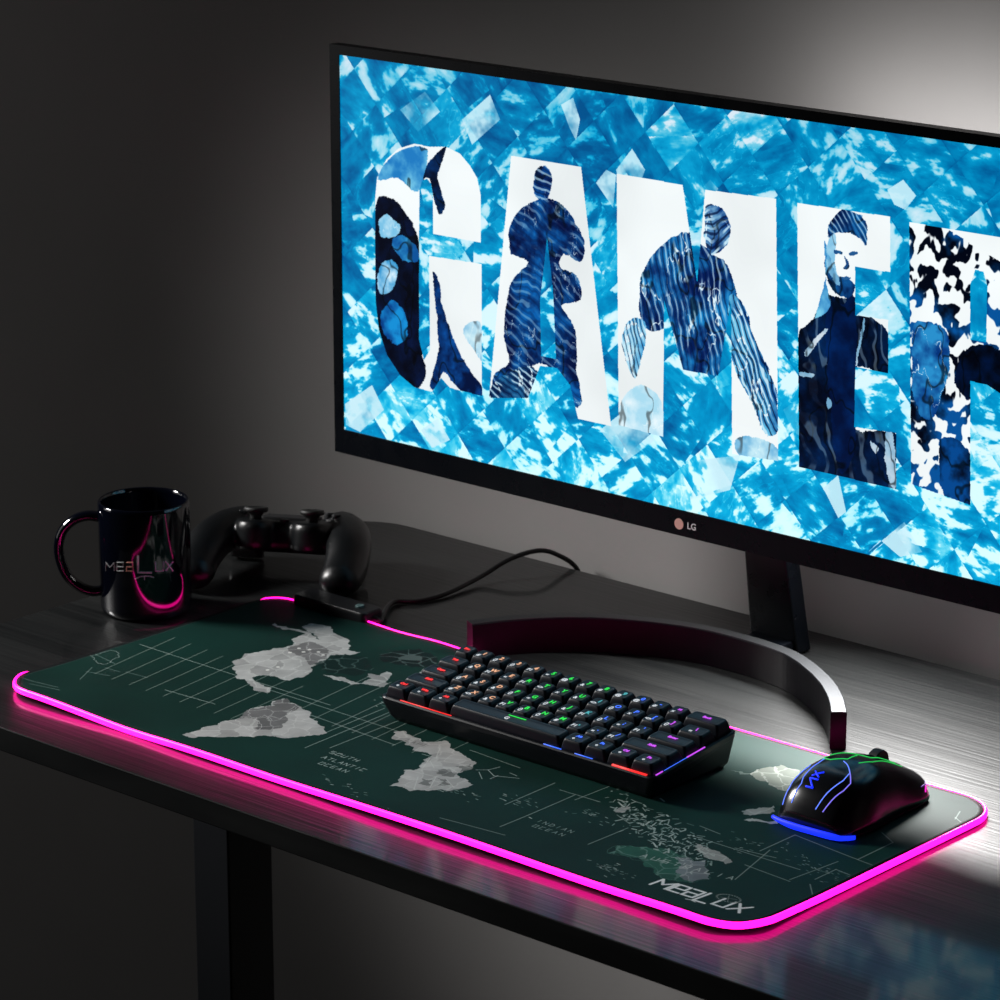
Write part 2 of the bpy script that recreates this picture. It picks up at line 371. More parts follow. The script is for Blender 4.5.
land(zr([(730, 310), (770, 285), (800, 282), (780, 300), (740, 320)], 200, 580, .3), (120, 125, 122))
# dark seas between
land(zr([(600, 250), (680, 235), (760, 245), (790, 268), (760, 290), (680, 285), (620, 275)], 200, 580, .3), (8, 26, 26), .8)
land(zr([(380, 280), (460, 250), (560, 260), (580, 300), (520, 320), (420, 310)], 200, 580, .3), (8, 32, 30), .7)
# the pale western coast loop
outline(zr([(190, 480), (260, 460), (320, 445), (365, 460), (330, 500), (280, 530), (240, 525), (190, 480)], 60, 580, .16), 1.2, (190, 190, 185), .8)
for a, b in (((80, 680), (92, 668)), ((86, 672), (110, 676)), ((105, 668), (120, 672)), ((126, 672), (148, 678)), ((95, 655), (115, 664)), ((20+4, 681), (58, 689)), ((30, 686), (60, 692))):
    pc.line([pp(*a), pp(*b)], 2.4, (165, 170, 165), .6)
# africa
AF = zr([(115, 510), (180, 505), (260, 560), (400, 590), (480, 630), (515, 655), (515, 690), (440, 715), (450, 740), (520, 775), (480, 790), (350, 800), (200, 810), (95, 785), (150, 735), (170, 700), (250, 690), (265, 650), (310, 625), (220, 585), (110, 545)], 370, 630, .2)
am = land(AF, (172, 172, 170))
for q in ([(340, 700), (400, 695), (440, 715), (420, 735), (360, 730)], [(250, 740), (310, 750), (300, 780), (240, 770)], [(330, 740), (380, 745), (400, 775), (340, 780)], [(420, 680), (500, 670), (515, 690), (450, 712)]):
    land(zr(q, 370, 630, .2), (105, 108, 106), .8)
for q in ([(180, 700), (330, 735), (440, 740)], [(265, 690), (300, 640), (420, 640)], [(330, 735), (300, 790)], [(240, 735), (220, 800)], [(440, 715), (400, 690), (320, 690), (300, 655)], [(380, 745), (420, 790)], [(330, 640), (350, 590)], [(260, 620), (330, 640), (480, 650)], [(530, 700), (590, 700), (650, 685)], [(590, 700), (620, 730), (745, 742)], [(545, 710), (560, 745)], [(700, 715), (735, 730)], [(600, 745), (640, 728)]):
    pc.line([pp(*p) for p in zr(q, 370, 630, .2)], 2.4, (205, 208, 204), .75)
# islands south east
land(zr([(30, 455), (65, 425), (150, 430), (280, 440), (350, 470), (370, 490), (370, 575), (300, 565), (220, 540), (180, 490), (100, 465)], 600, 740, .25), (52, 108, 90), .75)
land(zr([(300, 470), (350, 470), (375, 487), (430, 480), (420, 510), (435, 560), (370, 575), (330, 560), (310, 520)], 600, 740, .25), (128, 134, 140), .9)
outline(zr([(30, 455), (65, 425), (150, 430), (280, 440), (350, 470), (430, 480), (420, 510), (435, 560), (370, 575), (300, 565), (220, 540), (180, 490), (100, 465)], 600, 740, .25), .9, (150, 175, 165), .5)
land(zr([(380, 412), (450, 440), (530, 490), (500, 497), (420, 470), (380, 440)], 600, 740, .25), (150, 154, 150))
rg = random.Random(5)
for k in range(300):
    t = rg.random(); x = 616+t*92+rg.gauss(0, 4); y = 806+t*50+rg.gauss(0, 10)-abs(t-.5)*4
    a = rg.random()*6.28; l = rg.uniform(1.5, 7)
    pc.line([pp(x, y), pp(x+l*math.cos(a), y+l*.45*math.sin(a)+l*.2)], rg.choice((2.2, 3.2, 4.6)), (190, 200, 194), rg.uniform(.5, 1))
land(zr([(60, 280), (110, 262), (125, 270), (100, 290), (62, 290)], 600, 740, .25), (150, 152, 150), .8)
land(zr([(565, 285), (640, 270), (695, 262), (700, 285), (600, 303)], 600, 740, .25), (170, 172, 168), .9)
land(zr([(575, 320), (610, 312), (715, 320), (712, 335), (620, 325)], 600, 740, .25), (170, 172, 168), .9)
land(zr([(600, 135), (650, 112), (790, 118), (800, 150), (745, 205), (700, 190), (655, 165)], 600, 740, .25), (130, 132, 122), .85)
land(zr([(520, 120), (560, 125), (600, 135), (560, 138)], 600, 740, .25), (120, 125, 118), .7)
land(zr([(120, 490), (170, 498), (190, 515), (150, 520)], 470, 740, .25), (120, 125, 120), .7)
for k in range(240):
    cx_, cy_, sx_, sy_ = rg.choice(((520, 800, 26, 8), (590, 815, 22, 8), (450, 790, 25, 8), (790, 850, 24, 9), (815, 870, 22, 8), (740, 845, 25, 8), (350, 790, 28, 7), (405, 825, 40, 7), (395, 705, 22, 7), (610, 870, 20, 6), (850, 880, 12, 4)))
    x = rg.gauss(cx_, sx_*.5); y = rg.gauss(cy_, sy_*.5)+(x-cx_)*.3
    pc.line([pp(x, y), pp(x+rg.uniform(.8, 4), y+rg.uniform(0, 1.4))], rg.choice((2.2, 3.2)), (185, 192, 186), rg.uniform(.4, .9))
# lettering on the print
def pad_word(text, px, py, size, adv, w, al, col=(205, 210, 205), slant=0., rot=0.):
    q = on_z(px, py, PT)
    for st in word(text, 0, 0, size, adv, slant):
        pc.line([((q[0]+a*math.cos(rot)-b*math.sin(rot))*PS, (q[1]+a*math.sin(rot)+b*math.cos(rot))*PS) for a, b in st], w*PS, col, al)
pad_word('SOUTH', 329, 753, 5, 6.5, .8, .75); pad_word('ATLANTIC', 321, 758, 5, 6.0, .8, .75); pad_word('OCEAN', 318, 764, 5, 6.5, .8, .75)
pad_word('INDIAN', 536, 822, 4.5, 6.2, .7, .65); pad_word('OCEAN', 532, 827, 4.5, 6.5, .7, .65)
pad_word('AUSTRALIA', 640, 857, 6, 9.2, .9, .75, rot=0.12)
pad_word('CAPE', 405, 741, 4.5, 6, .7, .3, (30, 30, 30))
# maker's word bottom right (lettering like the photograph's)
q0 = on_z(650, 886, PT); q1 = on_z(746, 917, PT)
wl = math.hypot(q1[0]-q0[0], q1[1]-q0[1]); wr = math.atan2(q1[1]-q0[1], q1[0]-q0[0]); ad = wl/6*.985
def padlogo(stks, w, col=(240, 242, 240)):
    for st in stks:
        pc.line([((q0[0]+a*math.cos(wr)-b*math.sin(wr))*PS, (q0[1]+a*math.sin(wr)+b*math.cos(wr))*PS) for a, b in st], w*PS, col, 1)
hs = 14.5
padlogo(word('Meea', 0, 0, hs, ad, .28, .80)[:0], 3)
for ch, k, wf in (('M', 0, .92), ('e', 1.12, .66), ('a', 2.02, .66), ('L', 2.94, .52), ('U', 3.94, .68), ('X', 4.9, .74)):
    sz = hs*1.3 if ch == 'L' else hs
    padlogo([[(x, y-(3 if ch == 'L' else 0)) for x, y in st] for st in word(ch, k*ad, 0, sz, ad, .06, wf)], 2.5, (252, 253, 252))
padlogo([[(2.6*ad, -5.5), (2.85*ad, -4.4), (3.2*ad, -5.5)]], 1.2)
for k in range(26):
    a = k/26*6.28; padlogo([[(4.1*ad+9*math.cos(a), 17+6*math.sin(a)), (4.1*ad+9.9*math.cos(a+.1), 17+6.8*math.sin(a+.1))]], 1.0, (150, 155, 150))
padlogo([[(3.7*ad, 15), (4.5*ad, 19)], [(3.9*ad, 21), (4.3*ad, 12)]], .8, (130, 135, 130))
# dark stitched hem
em = np.zeros((H, W)); Yg, Xg = np.mgrid[0:H, 0:W]; xm = (Xg+.5)/PS; ym = (Yg+.5)/PS
dx = np.maximum(np.abs(xm-PW/2)-(PW/2-PR), 0); dy = np.maximum(np.abs(ym-PD/2)-(PD/2-PR), 0); dist = PR-np.hypot(dx, dy)
inner = np.minimum(np.minimum(xm, PW-xm), np.minimum(ym, PD-ym)); dist = np.where((dx > 0) & (dy > 0), dist, inner)
em = (dist < 4.2); pc.put(em, (8, 12, 14)); stitch = (dist > 3.9) & (dist < 4.9) & (((xm+ym)*1.0) % 2.6 < 1.3); pc.put(stitch, (80, 90, 88), .7)
im_pad = pc.image('map_print')
m_pad = print_mat('printed_cloth', im_pad, .6, spec=.12, bump=(1400, .25))

# mat mesh: a fine grid clipped by rounded corners
def corner_pull(x, y):
    """move border grid points of square corners onto the rounded outline"""
    for cx_, cy_, sx, sy in ((PR, PR, -1, -1), (PW-PR, PR, 1, -1), (PW-PR, PD-PR, 1, 1), (PR, PD-PR, -1, 1)):
        u, v = (x-cx_)*sx, (y-cy_)*sy
        if u > 0 and v > 0:
            m = max(u, v); d = math.hypot(u, v); k = m/d; return cx_+sx*u*k, cy_+sy*v*k
    return x, y
def seq(L, r):
    return list(np.linspace(0, r, 9)[:-1])+list(np.linspace(r, L-r, int((L-2*r)/6)))+list(np.linspace(L-r, L, 9)[1:])
xs, ys = seq(PW, PR), seq(PD, PR); nx, ny = len(xs), len(ys)
vs, uvs = [], []
for top_side in (1, 0):
    for y in ys:
        for x in xs:
            a, b = corner_pull(x, y); h = pad_lift(a, b); vs.append((a, b, h+(PT if top_side else .4))); uvs.append((a/PW, b/PD))
fs = []
for t in (0, 1):
    o = t*nx*ny
    for j in range(ny-1):
        for i in range(nx-1):
            q = (o+j*nx+i, o+j*nx+i+1, o+(j+1)*nx+i+1, o+(j+1)*nx+i); fs.append(q if t == 0 else q[::-1])
border = [i for i in range(nx)]+[j*nx+nx-1 for j in range(1, ny)]+[(ny-1)*nx+i for i in range(nx-2, -1, -1)]+[j*nx for j in range(ny-2, 0, -1)]
for i in range(len(border)):
    a, b = border[i], border[(i+1) % len(border)]; fs.append((a+nx*ny, b+nx*ny, b, a))
me = bpy.data.meshes.new('cloth'); me.from_pydata([(x*MM, y*MM, z*MM) for x, y, z in vs], [], fs); me.update()
uvl = me.uv_layers.new(name='UVMap'); idx = np.empty(len(me.loops), int); me.loops.foreach_get('vertex_index', idx)
uvl.data.foreach_set('uv', np.array(uvs)[idx].ravel()); me.materials.append(m_pad)
for p in me.polygons: p.use_smooth = True
cl = bpy.data.objects.new('map_cloth', me); C.objects.link(cl); cl.parent = padT
outline_pts = []
for sx, sy, a0 in ((1, 1, 0), (-1, 1, 90), (-1, -1, 180), (1, -1, 270)):
    for k in range(13):
        a = math.radians(a0+90*k/12); outline_pts.append((PW/2+sx*(PW/2-PR)+(PR+1.2)*math.cos(a), PD/2+sy*(PD/2-PR)+(PR+1.2)*math.sin(a)))
dense = []
for i in range(len(outline_pts)):
    a, b = np.array(outline_pts[i]), np.array(outline_pts[(i+1) % len(outline_pts)]); L = np.linalg.norm(b-a); n = max(1, int(L/5))
    for k in range(n): dense.append(a+(b-a)*k/n)
def tuck(p):
    """how far the strip sags under the left edge of the mat"""
    return min(1, max(0, (p[1]-28)/14))*min(1, max(0, (PD-14-p[1])/10)) if p[0] < 4 else 0
MB().tube([(p[0]+1.2*tuck(p), p[1], pad_lift(min(max(p[0], 0), PW), min(max(p[1], 0), PD))+2.95-1.0*tuck(p)) for p in dense], [1.7-.5*tuck(p) for p in dense], 12, True, [2.75-1.1*tuck(p) for p in dense]).build('light_strip', M['pad_pink'], padT, smooth=True)
tag(padT.children[1], 'glowing magenta light strip around the edge')

# controller box of the mat
bl = on_z(297, 604, 4); br = on_z(368, 624, 4)
bx = thing('light_controller_box', 'glossy black light control box at the back edge of the map mat', 'control box', ((bl[0]+br[0])/2, (bl[1]+br[1])/2+7, 0), 0)
bw = br[0]-bl[0]+2
MB().loft([rrect(bw-2, 25, 4, .0), rrect(bw, 27, 5, 1.5), rrect(bw, 27, 5, 12), rrect(bw-2.5, 24.5, 5, 15)]).build('housing', M['black_plastic'], bx, bevel=.8)
MB().lathe([(4.2, 14.5), (4.2, 16.2), (3.4, 16.9)], 24, (bw/2-17, 0)).build('button', mat('button_plastic', (.12, .2, .2), .25), bx, smooth=False)
MB().tube([(bw/2-1, 0, 7), (bw/2+8, 1, 6.5)], [3.6, 2.4], 12).build('strain_relief', M['rubber'], bx, smooth=True)

# cable from the box over the desk's back edge
cb = [(bx.location.x*1000+bw/2+7, bx.location.y*1000+1, 6.0)]
for (x, y, z) in ((392, 603, 3), (418, 601, 2.5), (445, 594, 3)): cb.append(tuple(on_z(x, y, z)))
for (x, y, Y) in ((480, 577, 490), (510, 559, 525), (540, 550.5, 556), (562, 557, 578), (577, 569, 588)): cb.append(tuple(on_y(x, y, Y)))
e = cb[-1]; cb += [(e[0]+6, 591, -22), (e[0]+30, 591, -50), (e[0]+110, 591, -60), (e[0]+300, 591, -55)]
tag(MB().tube(smooth_path(cb, 8), 2.3, 10).build('power_cable', M['cable'], None, smooth=True), 'thin black cable arching off the back edge of the desk', 'cable')

#@@KEYBOARD
# ------------------------------------------------------------------ keyboard
KL, KD = 288., 106.
kb = thing('keyboard', 'compact black mechanical keyboard with rainbow lit keys, on the map mat', 'keyboard', (300, 150.5, PT), 0)
TILT = math.atan2(11.0, KD); RF = 20.5
def case_loop(z_of_y, ins_x, ins_f, ins_b, r=6):
    out = []
    for x, y, _ in rrect(KL-2*ins_x, KD-ins_f-ins_b, r, 0, (KL/2, (ins_f+KD-ins_b)/2)): out.append((x, y, z_of_y(y)))
    return out
rim = lambda y: RF+y*math.tan(TILT)
case = MB(); case.loft([case_loop(lambda y: .4, 8, 7, 4), case_loop(lambda y: 4.5, 5, 4, 2), case_loop(lambda y: rim(y)-5, .5, .5, .5), case_loop(lambda y: rim(y)-1, 0, 0, 0), case_loop(rim, .8, .8, .8),
    case_loop(rim, 2.6, 2.6, 2.6, 4), case_loop(lambda y: rim(y)-5, 2.8, 2.8, 2.8, 4)])
case.build('case', M['case'], kb, smooth=False)
U = 19.05*(KL-6)/285.75
rows = [[('Ctrl', 1.25, 'red'), ('Win', 1.25, 'red'), ('Alt', 1.25, 'red'), ('', 6.25, None), ('Alt', 1.25, 'blue'), ('Fn', 1.25, 'blue'), ('Ctl', 1.25, 'purple'), ('Fn', 1.25, 'purple')],
        [('Shift', 2.25, 'red')]+[(c, 1, None) for c in 'ZXCVBNM,./']+[('Shift', 2.75, 'purple')],
        [('Caps', 1.75, 'red')]+[(c, 1, None) for c in "ASDFGHJKL;'"]+[('Enter', 2.25, 'purple')],
        [('Tab', 1.5, 'red')]+[(c, 1, None) for c in 'QWERTYUIOP[]']+[('\\', 1.5, 'purple')],
        [('Esc', 1, 'red')]+[(c, 1, None) for c in '1234567890-=']+[('Back', 2, 'purple')]]
def hue(x, row):
    t = x/KL+row*.012
    return 'red' if t < .13 else 'orange' if t < .36 else 'green' if t < .62 else 'cyan' if t < .68 else 'blue' if t < .86 else 'purple'
fonts = {}
def text_obj(s, size, m, parent, loc, rot=(0, 0, 0), name='legend', ext=.06, bold=.12):
    key = (s, size, m.name)
    if key not in fonts:
        cu = bpy.data.curves.new(name, 'FONT'); cu.body = s; cu.size = size*MM; cu.extrude = ext*MM; cu.align_x = 'CENTER'; cu.align_y = 'CENTER'; cu.offset = bold*MM; cu.resolution_u = 3
        tmp = bpy.data.objects.new('tmp', cu); C.objects.link(tmp)
        me_ = bpy.data.meshes.new_from_object(tmp.evaluated_get(bpy.context.evaluated_depsgraph_get())); bpy.data.objects.remove(tmp); bpy.data.curves.remove(cu)
        me_.name = name; me_.materials.clear(); me_.materials.append(m); fonts[key] = me_
    o = bpy.data.objects.new(name, fonts[key]); C.objects.link(o); o.parent = parent; o.location = [c*MM for c in loc]; o.rotation_euler = rot; return o
capmesh = {}
for r, row in enumerate(rows):
    x = 3.0; yc = 3.0+(KD-6)/5*(r+.5); ud = (KD-6)/5
    for txt, wu, colr in row:
        w = wu*U; key = (wu, r)
        prof = [9.6, 8.6, 8.4, 9.4, 10.6][r]
        lean = [-.5, -.3, 0, .4, .8][r]
        if key not in capmesh:
            b = MB(); W0, D0 = w-.9, ud-.9
            b.loft([rrect(W0, D0, 1.2, -3.5), rrect(W0-.2, D0-.2, 1.3, 0), rrect(W0-3.2, D0-3.6, 2.2, prof*.72, (0, lean)), rrect(W0-5.0, D0-5.2, 2.6, prof-.6, (0, lean)), rrect(W0-6.0, D0-6.2, 2.6, prof-.1, (0, lean)), rrect(W0-8.5, D0-8.5, 1.8, prof-.5, (0, lean)), rrect(W0-12., D0-12, .9, prof-.8, (0, lean))])
            o = b.build('keycap', M['keycap'], kb, smooth=True); capmesh[key] = o.data
        else:
            o = bpy.data.objects.new('keycap', capmesh[key]); C.objects.link(o); o.parent = kb
        o.location = ((x+w/2)*MM, yc*MM, (rim(yc)-1)*MM); o.rotation_euler = (TILT, 0, 0)
        g = colr or hue(x+w/2, r); big = len(txt) > 1
        if txt:
            text_obj(txt, 4.2 if big else 6.6, G[g], o, (0 if big else .8, 1.9, prof-.2), bold=.2)
            if not big: text_obj(random.choice(['F1', '{}', '<>', '=', 'x', '#', '&', '@']), 5.4, G['white'], o, (-2.4, -2.5, prof-.2), name='side_legend')
            elif wu == 1.25 and r == 0: text_obj('o', 4.4, G['white'], o, (-2.2, -2.6, prof-.2), name='side_legend')
        else:
            text_obj('G', 6, G['white'], o, (-2, -2.2, prof-.55), name='emblem')
            MB().box(-4, 14, -.5, .5, 0, .25).build('status_line', G['green'], o, loc=(0, 2.9, prof-.55))
        x += w
# light leaking from the switch plate between the caps
def plate_piece(x0, x1, m, name='glow_line'):
    pass
pl = MB(); zz = -4.4
pl.add([(3, 3, rim(3)+zz), (KL-3, 3, rim(3)+zz), (KL-3, KD-3, rim(KD-3)+zz), (3, KD-3, rim(KD-3)+zz), (3, 3, rim(3)+zz-1), (KL-3, 3, rim(3)+zz-1), (KL-3, KD-3, rim(KD-3)+zz-1), (3, KD-3, rim(KD-3)+zz-1)], [(0, 1, 2, 3), (7, 6, 5, 4), (0, 4, 5, 1), (1, 5, 6, 2), (2, 6, 7, 3), (3, 7, 4, 0)])
m = bpy.data.materials.new('lit_switch_plate'); m.use_nodes = True; nt = m.node_tree; b = nt.nodes['Principled BSDF']; b.inputs['Base Color'].default_value = (.02, .02, .03, 1)
tc = nt.nodes.new('ShaderNodeTexCoord'); sp = nt.nodes.new('ShaderNodeSeparateXYZ'); mr = nt.nodes.new('ShaderNodeMapRange'); mr.inputs['From Max'].default_value = KL*MM; cr = nt.nodes.new('ShaderNodeValToRGB')
els = cr.color_ramp.elements; els[0].position = 0; els[0].color = (1, .03, .02, 1); els[1].position = 1; els[1].color = (.5, .05, 1, 1)
for p_, c_ in ((.16, (1, .1, .05, 1)), (.26, (.8, .75, .7, 1)), (.42, (.3, .6, .4, 1)), (.56, (.1, .5, .3, 1)), (.7, (.3, .5, .9, 1)), (.8, (.1, .15, 1, 1))):
    q = els.new(p_); q.color = c_
nt.links.new(tc.outputs['Object'], sp.inputs[0]); nt.links.new(sp.outputs['X'], mr.inputs['Value']); nt.links.new(mr.outputs['Result'], cr.inputs['Fac']); nt.links.new(cr.outputs['Color'], b.inputs['Emission Color']); b.inputs['Emission Strength'].default_value = .55
pl.build('switch_plate', m, kb)
# glowing tubes along the rim, standing in for light spilling from the keys
def accent(x0, x1, y0, y1, m, w=.5):
    MB().tube([(x0, y0, rim(y0)+.25), (x1, y1, rim(y1)+.25)], w, 8).build('spill_glow', m, kb, smooth=True)
accent(22, 78, 2.0, 2.0, G['red'], .45); accent(246, 280, 2.0, 2.0, G['red'], 1.1); accent(176, 194, 2.0, 2.0, G['blue'], .5); accent(208, 226, 2.0, 2.0, G['blue'], .4)
accent(KL-2, KL-2, 6, 14, G['purple'], .6); accent(KL-2, KL-2, 44, 66, G['purple'], .6); accent(KL-2, KL-2, 16, 44, G['blue'], .25)

#@@MOUSE
# ------------------------------------------------------------------ mouse
MLn = 120.
mo = thing('computer_mouse', 'black gaming mouse with blue glowing base and coloured light lines', 'mouse', (711, 182, PT+.3), math.radians(-1))
def prof(t, keys):
    n = len(keys); i = 0
    while i < n-2 and t > keys[i+1][0]: i += 1
    sl = [(keys[k+1][1]-keys[k][1])/(keys[k+1][0]-keys[k][0]) for k in range(n-1)]
    tg = [sl[0]]+[0 if sl[k-1]*sl[k] <= 0 else 2*sl[k-1]*sl[k]/(sl[k-1]+sl[k]) for k in range(1, n-1)]+[sl[-1]]
    (a, va), (b_, vb) = keys[i], keys[i+1]; h = b_-a; u = min(1, max(0, (t-a)/h))
    return (2*u**3-3*u*u+1)*va+(u**3-2*u*u+u)*h*tg[i]+(-2*u**3+3*u*u)*vb+(u**3-u*u)*h*tg[i+1]
HZ = [(0, 9), (.04, 19), (.12, 31), (.27, 40), (.45, 42), (.62, 37.5), (.8, 28), (.94, 18), (1, 10)]
HW = [(0, 27), (.03, 31.5), (.10, 35), (.28, 37.5), (.5, 35), (.66, 33.5), (.8, 33.5), (.94, 31), (1, 24)]
def msurf(t, a, off=0.):
    """t along the length (0 rear), a 0..1 across from right base over the top to left base"""
    th = math.pi*a; hw, hz = prof(t, HW), prof(t, HZ); c, s = math.cos(th), math.sin(th)
    ex = 2/2.7; x = hw*math.copysign(abs(c)**ex, c); z = hz*abs(s)**ex
    waist = 1-.07*math.sin(math.pi*min(1, max(0, z/hz)))*(1-abs(s)**3)
    bow = -5*(1-(x/max(hw, 1))**2)*(1 if t < .08 else max(0, 1-(t-.08)/.25))
    n = np.array((c, 0, s)); y = t*MLn+bow*(.6)
    if t > .85: y += 5*(1-(x/hw)**2)*(t-.85)/.15
    P = np.array((x*waist, y, 3+z)); 
    if off: 
        e_ = 1e-3; A = msurf(min(t+e_, 1), a)-msurf(max(t-e_, 0), a); B = msurf(t, min(a+e_, 1))-msurf(t, max(a-e_, 0)); nn = np.cross(A, B); L = np.linalg.norm(nn)
        if L > 1e-9:
            nn = nn/L
            if nn@n < 0: nn = -nn
            P = P+nn*off
    return P
loops = []
TT = [0, .01, .025, .05, .08, .12]+list(np.linspace(.16, .96, 26))+[.98, .992, 1]
for t in TT: loops.append([tuple(msurf(t, a)) for a in np.linspace(0, 1, 49)])
body = MB(); body.loft(loops, True, True, True)
body.build('shell', M['mouse'], mo, smooth=True)
# base skirt
def skirt(k, z): return [tuple((msurf(t, 0 if s > 0 else 1)*np.array((k, 1, 0)))+np.array((0, 0, z))) for s, seq_ in ((1, np.linspace(.0, 1, 24)), (-1, np.linspace(1, .0, 24))) for t in seq_]
MB().loft([skirt(.93, 0), skirt(.97, 1.2), skirt(.985, 3.4)]).build('base', M['mouse_matte'], mo)
# blue light strip around the rear foot
ra = [np.array((x_, -3.6+4.6*(abs(x_)/34)**3, 3.4+.3*math.sin(x_/9))) for x_ in np.linspace(-33, 31, 26)]+[np.array((34.5, 6, 2.6)), np.array((36.5, 11, 2.2))]
nr = len(ra)
m_blue = glow('mouse_blue_light', (.008, .03, 1), 1.25)
MB().tube(ra, [1.6]*(nr-4)+[1.4, 1.1, .9, .7], 10, False, [1.6+1.1*min(1, k/8)*min(1, (nr-k)/6) for k in range(nr)]).build('base_light', m_blue, mo, smooth=True)
tag(mo.children[-1], 'glowing blue strip round the rear foot')
def mline(pts, m, w=.42, name='light_line', n=5):
    path = []
    for (t0, a0), (t1, a1) in zip(pts[:-1], pts[1:]):
        for k in range(n): path.append(msurf(t0+(t1-t0)*k/n, a0+(a1-a0)*k/n, .12))
    path.append(msurf(*pts[-1], .12)); MB().tube(path, w, 6).build(name, m, mo, smooth=True)
gb = glow('mouse_line_blue', (.12, .22, 1), 1.3); gv = glow('mouse_line_violet', (.25, .2, 1), 1.0); gg = glow('mouse_line_green', (.03, .75, .12), .8); gp = glow('mouse_line_pale', (.7, .3, .5), .8)
mline([(.03, .80), (.10, .74), (.15, .75), (.24, .66), (.27, .67)], gb)
mline([(.03, .635), (.11, .60), (.15, .62), (.28, .605), (.36, .62)], gb, .4)
mline([(.03, .46), (.20, .40), (.27, .41), (.36, .50)], gb)
mline([(.03, .40), (.15, .345), (.21, .345), (.28, .42)], gv)
mline([(.36, .64), (.44, .66), (.50, .56), (.56, .46), (.66, .47), (.80, .44)], gg)
mline([(.36, .64), (.34, .56), (.40, .50), (.50, .50)], gg)
mline([(.40, .44), (.50, .40), (.62, .41), (.80, .38)], gg, .35)
mline([(.93, .13), (.90, .06)], G['pink'], .6)  # glowing line standing in for a pink reflection on the side
mline([(.86, .12), (.93, .15), (.96, .22)], glow('mouse_line_deep', (.12, .02, .4), .6), .5)
# emblem: two crossed strokes
for st in ([(.165, .515), (.20, .56)], [(.165, .56), (.205, .51)], [(.10, .51), (.15, .56)], [(.10, .555), (.10, .51)], [(.15, .51), (.15, .56)]):
    mline([(a, b) for a, b in st], m_blue, .75, 'emblem')
MB().tube([msurf(.72, .5)+np.array((sx*4.2, 0, -3.0)) for sx in (-1, 1)], 9.5, 28).build('scroll_wheel', M['rubber'], mo, smooth=False, bevel=1)
MB().tube([msurf(t, .5, .1) for t in np.linspace(.58, 1, 14)], .8, 6).build('button_gap', M['matte_black'], mo, smooth=True)
for t0, t1 in ((.42, .56), (.58, .72)):
    MB().tube([msurf(t, .86, .2) for t in np.linspace(t0, t1, 8)], 2.2, 8).build('side_button', M['mouse_matte'], mo, smooth=True)

#@@MUG
# ------------------------------------------------------------------ mug
MX, MY, MRd, MH = -67.8, 232.2, 41.2, 104.
mug = thing('mug', 'glossy black mug with a curved pink reflection on its side', 'mug', (MX, MY, 0))
o_ = [(0.1, 1.5), (30, 1.5), (32, .2), (36.5, .2), (39.5, 1.6), (40.9, 5), (41.2, 9), (41.2, 100), (40.9, 102.6), (39.6, 104), (38.2, 103), (37.7, 100), (37.6, 10), (35, 6), (28, 4.6), (.1, 4.5)]
MB().lathe(o_, 96).build('body', M['ceramic'], mug, smooth=True)
hd = -RGT
hp = [(38.5, 87), (50, 88.5), (62, 85), (72, 76), (77, 63), (76.5, 48), (71, 33), (61, 22.5), (49, 17.5), (38.5, 18.5)]
hp = [tuple(hd*a+np.array((0, 0, z))) for a, z in hp]
sdv = tuple(np.array((FWD[0], FWD[1], 0))/math.hypot(FWD[0], FWD[1]))
MB().tube(smooth_path(hp, 8), 4.6, 16, False, 7.0, up=sdv).build('handle', M['ceramic'], mug, smooth=True)
def on_mug(x, y, off=.25):
    d = ray(x, y); o = CAM-np.array((MX, MY, 0)); R = MRd+off
    a = d[0]**2+d[1]**2; b_ = 2*(o[0]*d[0]+o[1]*d[1]); c = o[0]**2+o[1]**2-R*R; D = b_*b_-4*a*c
    t = (-b_-math.sqrt(max(D, 0)))/2/a; return o+d*t
def mug_line(pts, w, m, name):
    P = []
    for (a, b_) in zip(pts[:-1], pts[1:]):
        n = max(1, int(math.hypot(b_[0]-a[0], b_[1]-a[1])/2))
        for k in range(n): P.append(on_mug(a[0]+(b_[0]-a[0])*k/n, a[1]+(b_[1]-a[1])*k/n))
    P.append(on_mug(*pts[-1])); return MB().tube(P, w, 6)
def mug_text(ch, x, y, w, h, m, lw=.5):
    out = MB()
    for st in STROKES[ch]:
        t = mug_line([(x+a*w, y-b_*h) for a, b_ in st], lw, m, 'l'); out.add(t.v, t.f)
    return out
greys = [mat('mug_print_%d' % i, c, .5) for i, c in enumerate(((.12, .12, .13), (.16, .17, .17), (.5, .24, .16), (.75, .75, .78), (.9, .65, .9), (.95, .7, .95)))]
for ch, x, w, h, i in (('M', 106, 8.5, 8.5, 0), ('e', 117, 6.5, 8.5, 1), ('a', 126.5, 6.5, 8.5, 2), ('L', 138, 14, 17, 3), ('U', 155.5, 8, 9.5, 4), ('X', 165.5, 7.5, 9.5, 5)):
    mug_text(ch, x, 571 if ch != 'L' else 572.5, w, h, greys[i], .55 if ch != 'L' else .9).build('printed_letter', greys[i], mug)
sm = MB(); t = mug_line([(135, 579), (140, 576.8), (145, 576), (150, 576.3), (154, 577.5)], .45, None, 'x'); sm.add(t.v, t.f); t = mug_line([(144.5, 576), (144.5, 580)], .4, None, 'x'); sm.add(t.v, t.f)
sm.build('printed_mark', greys[3], mug)

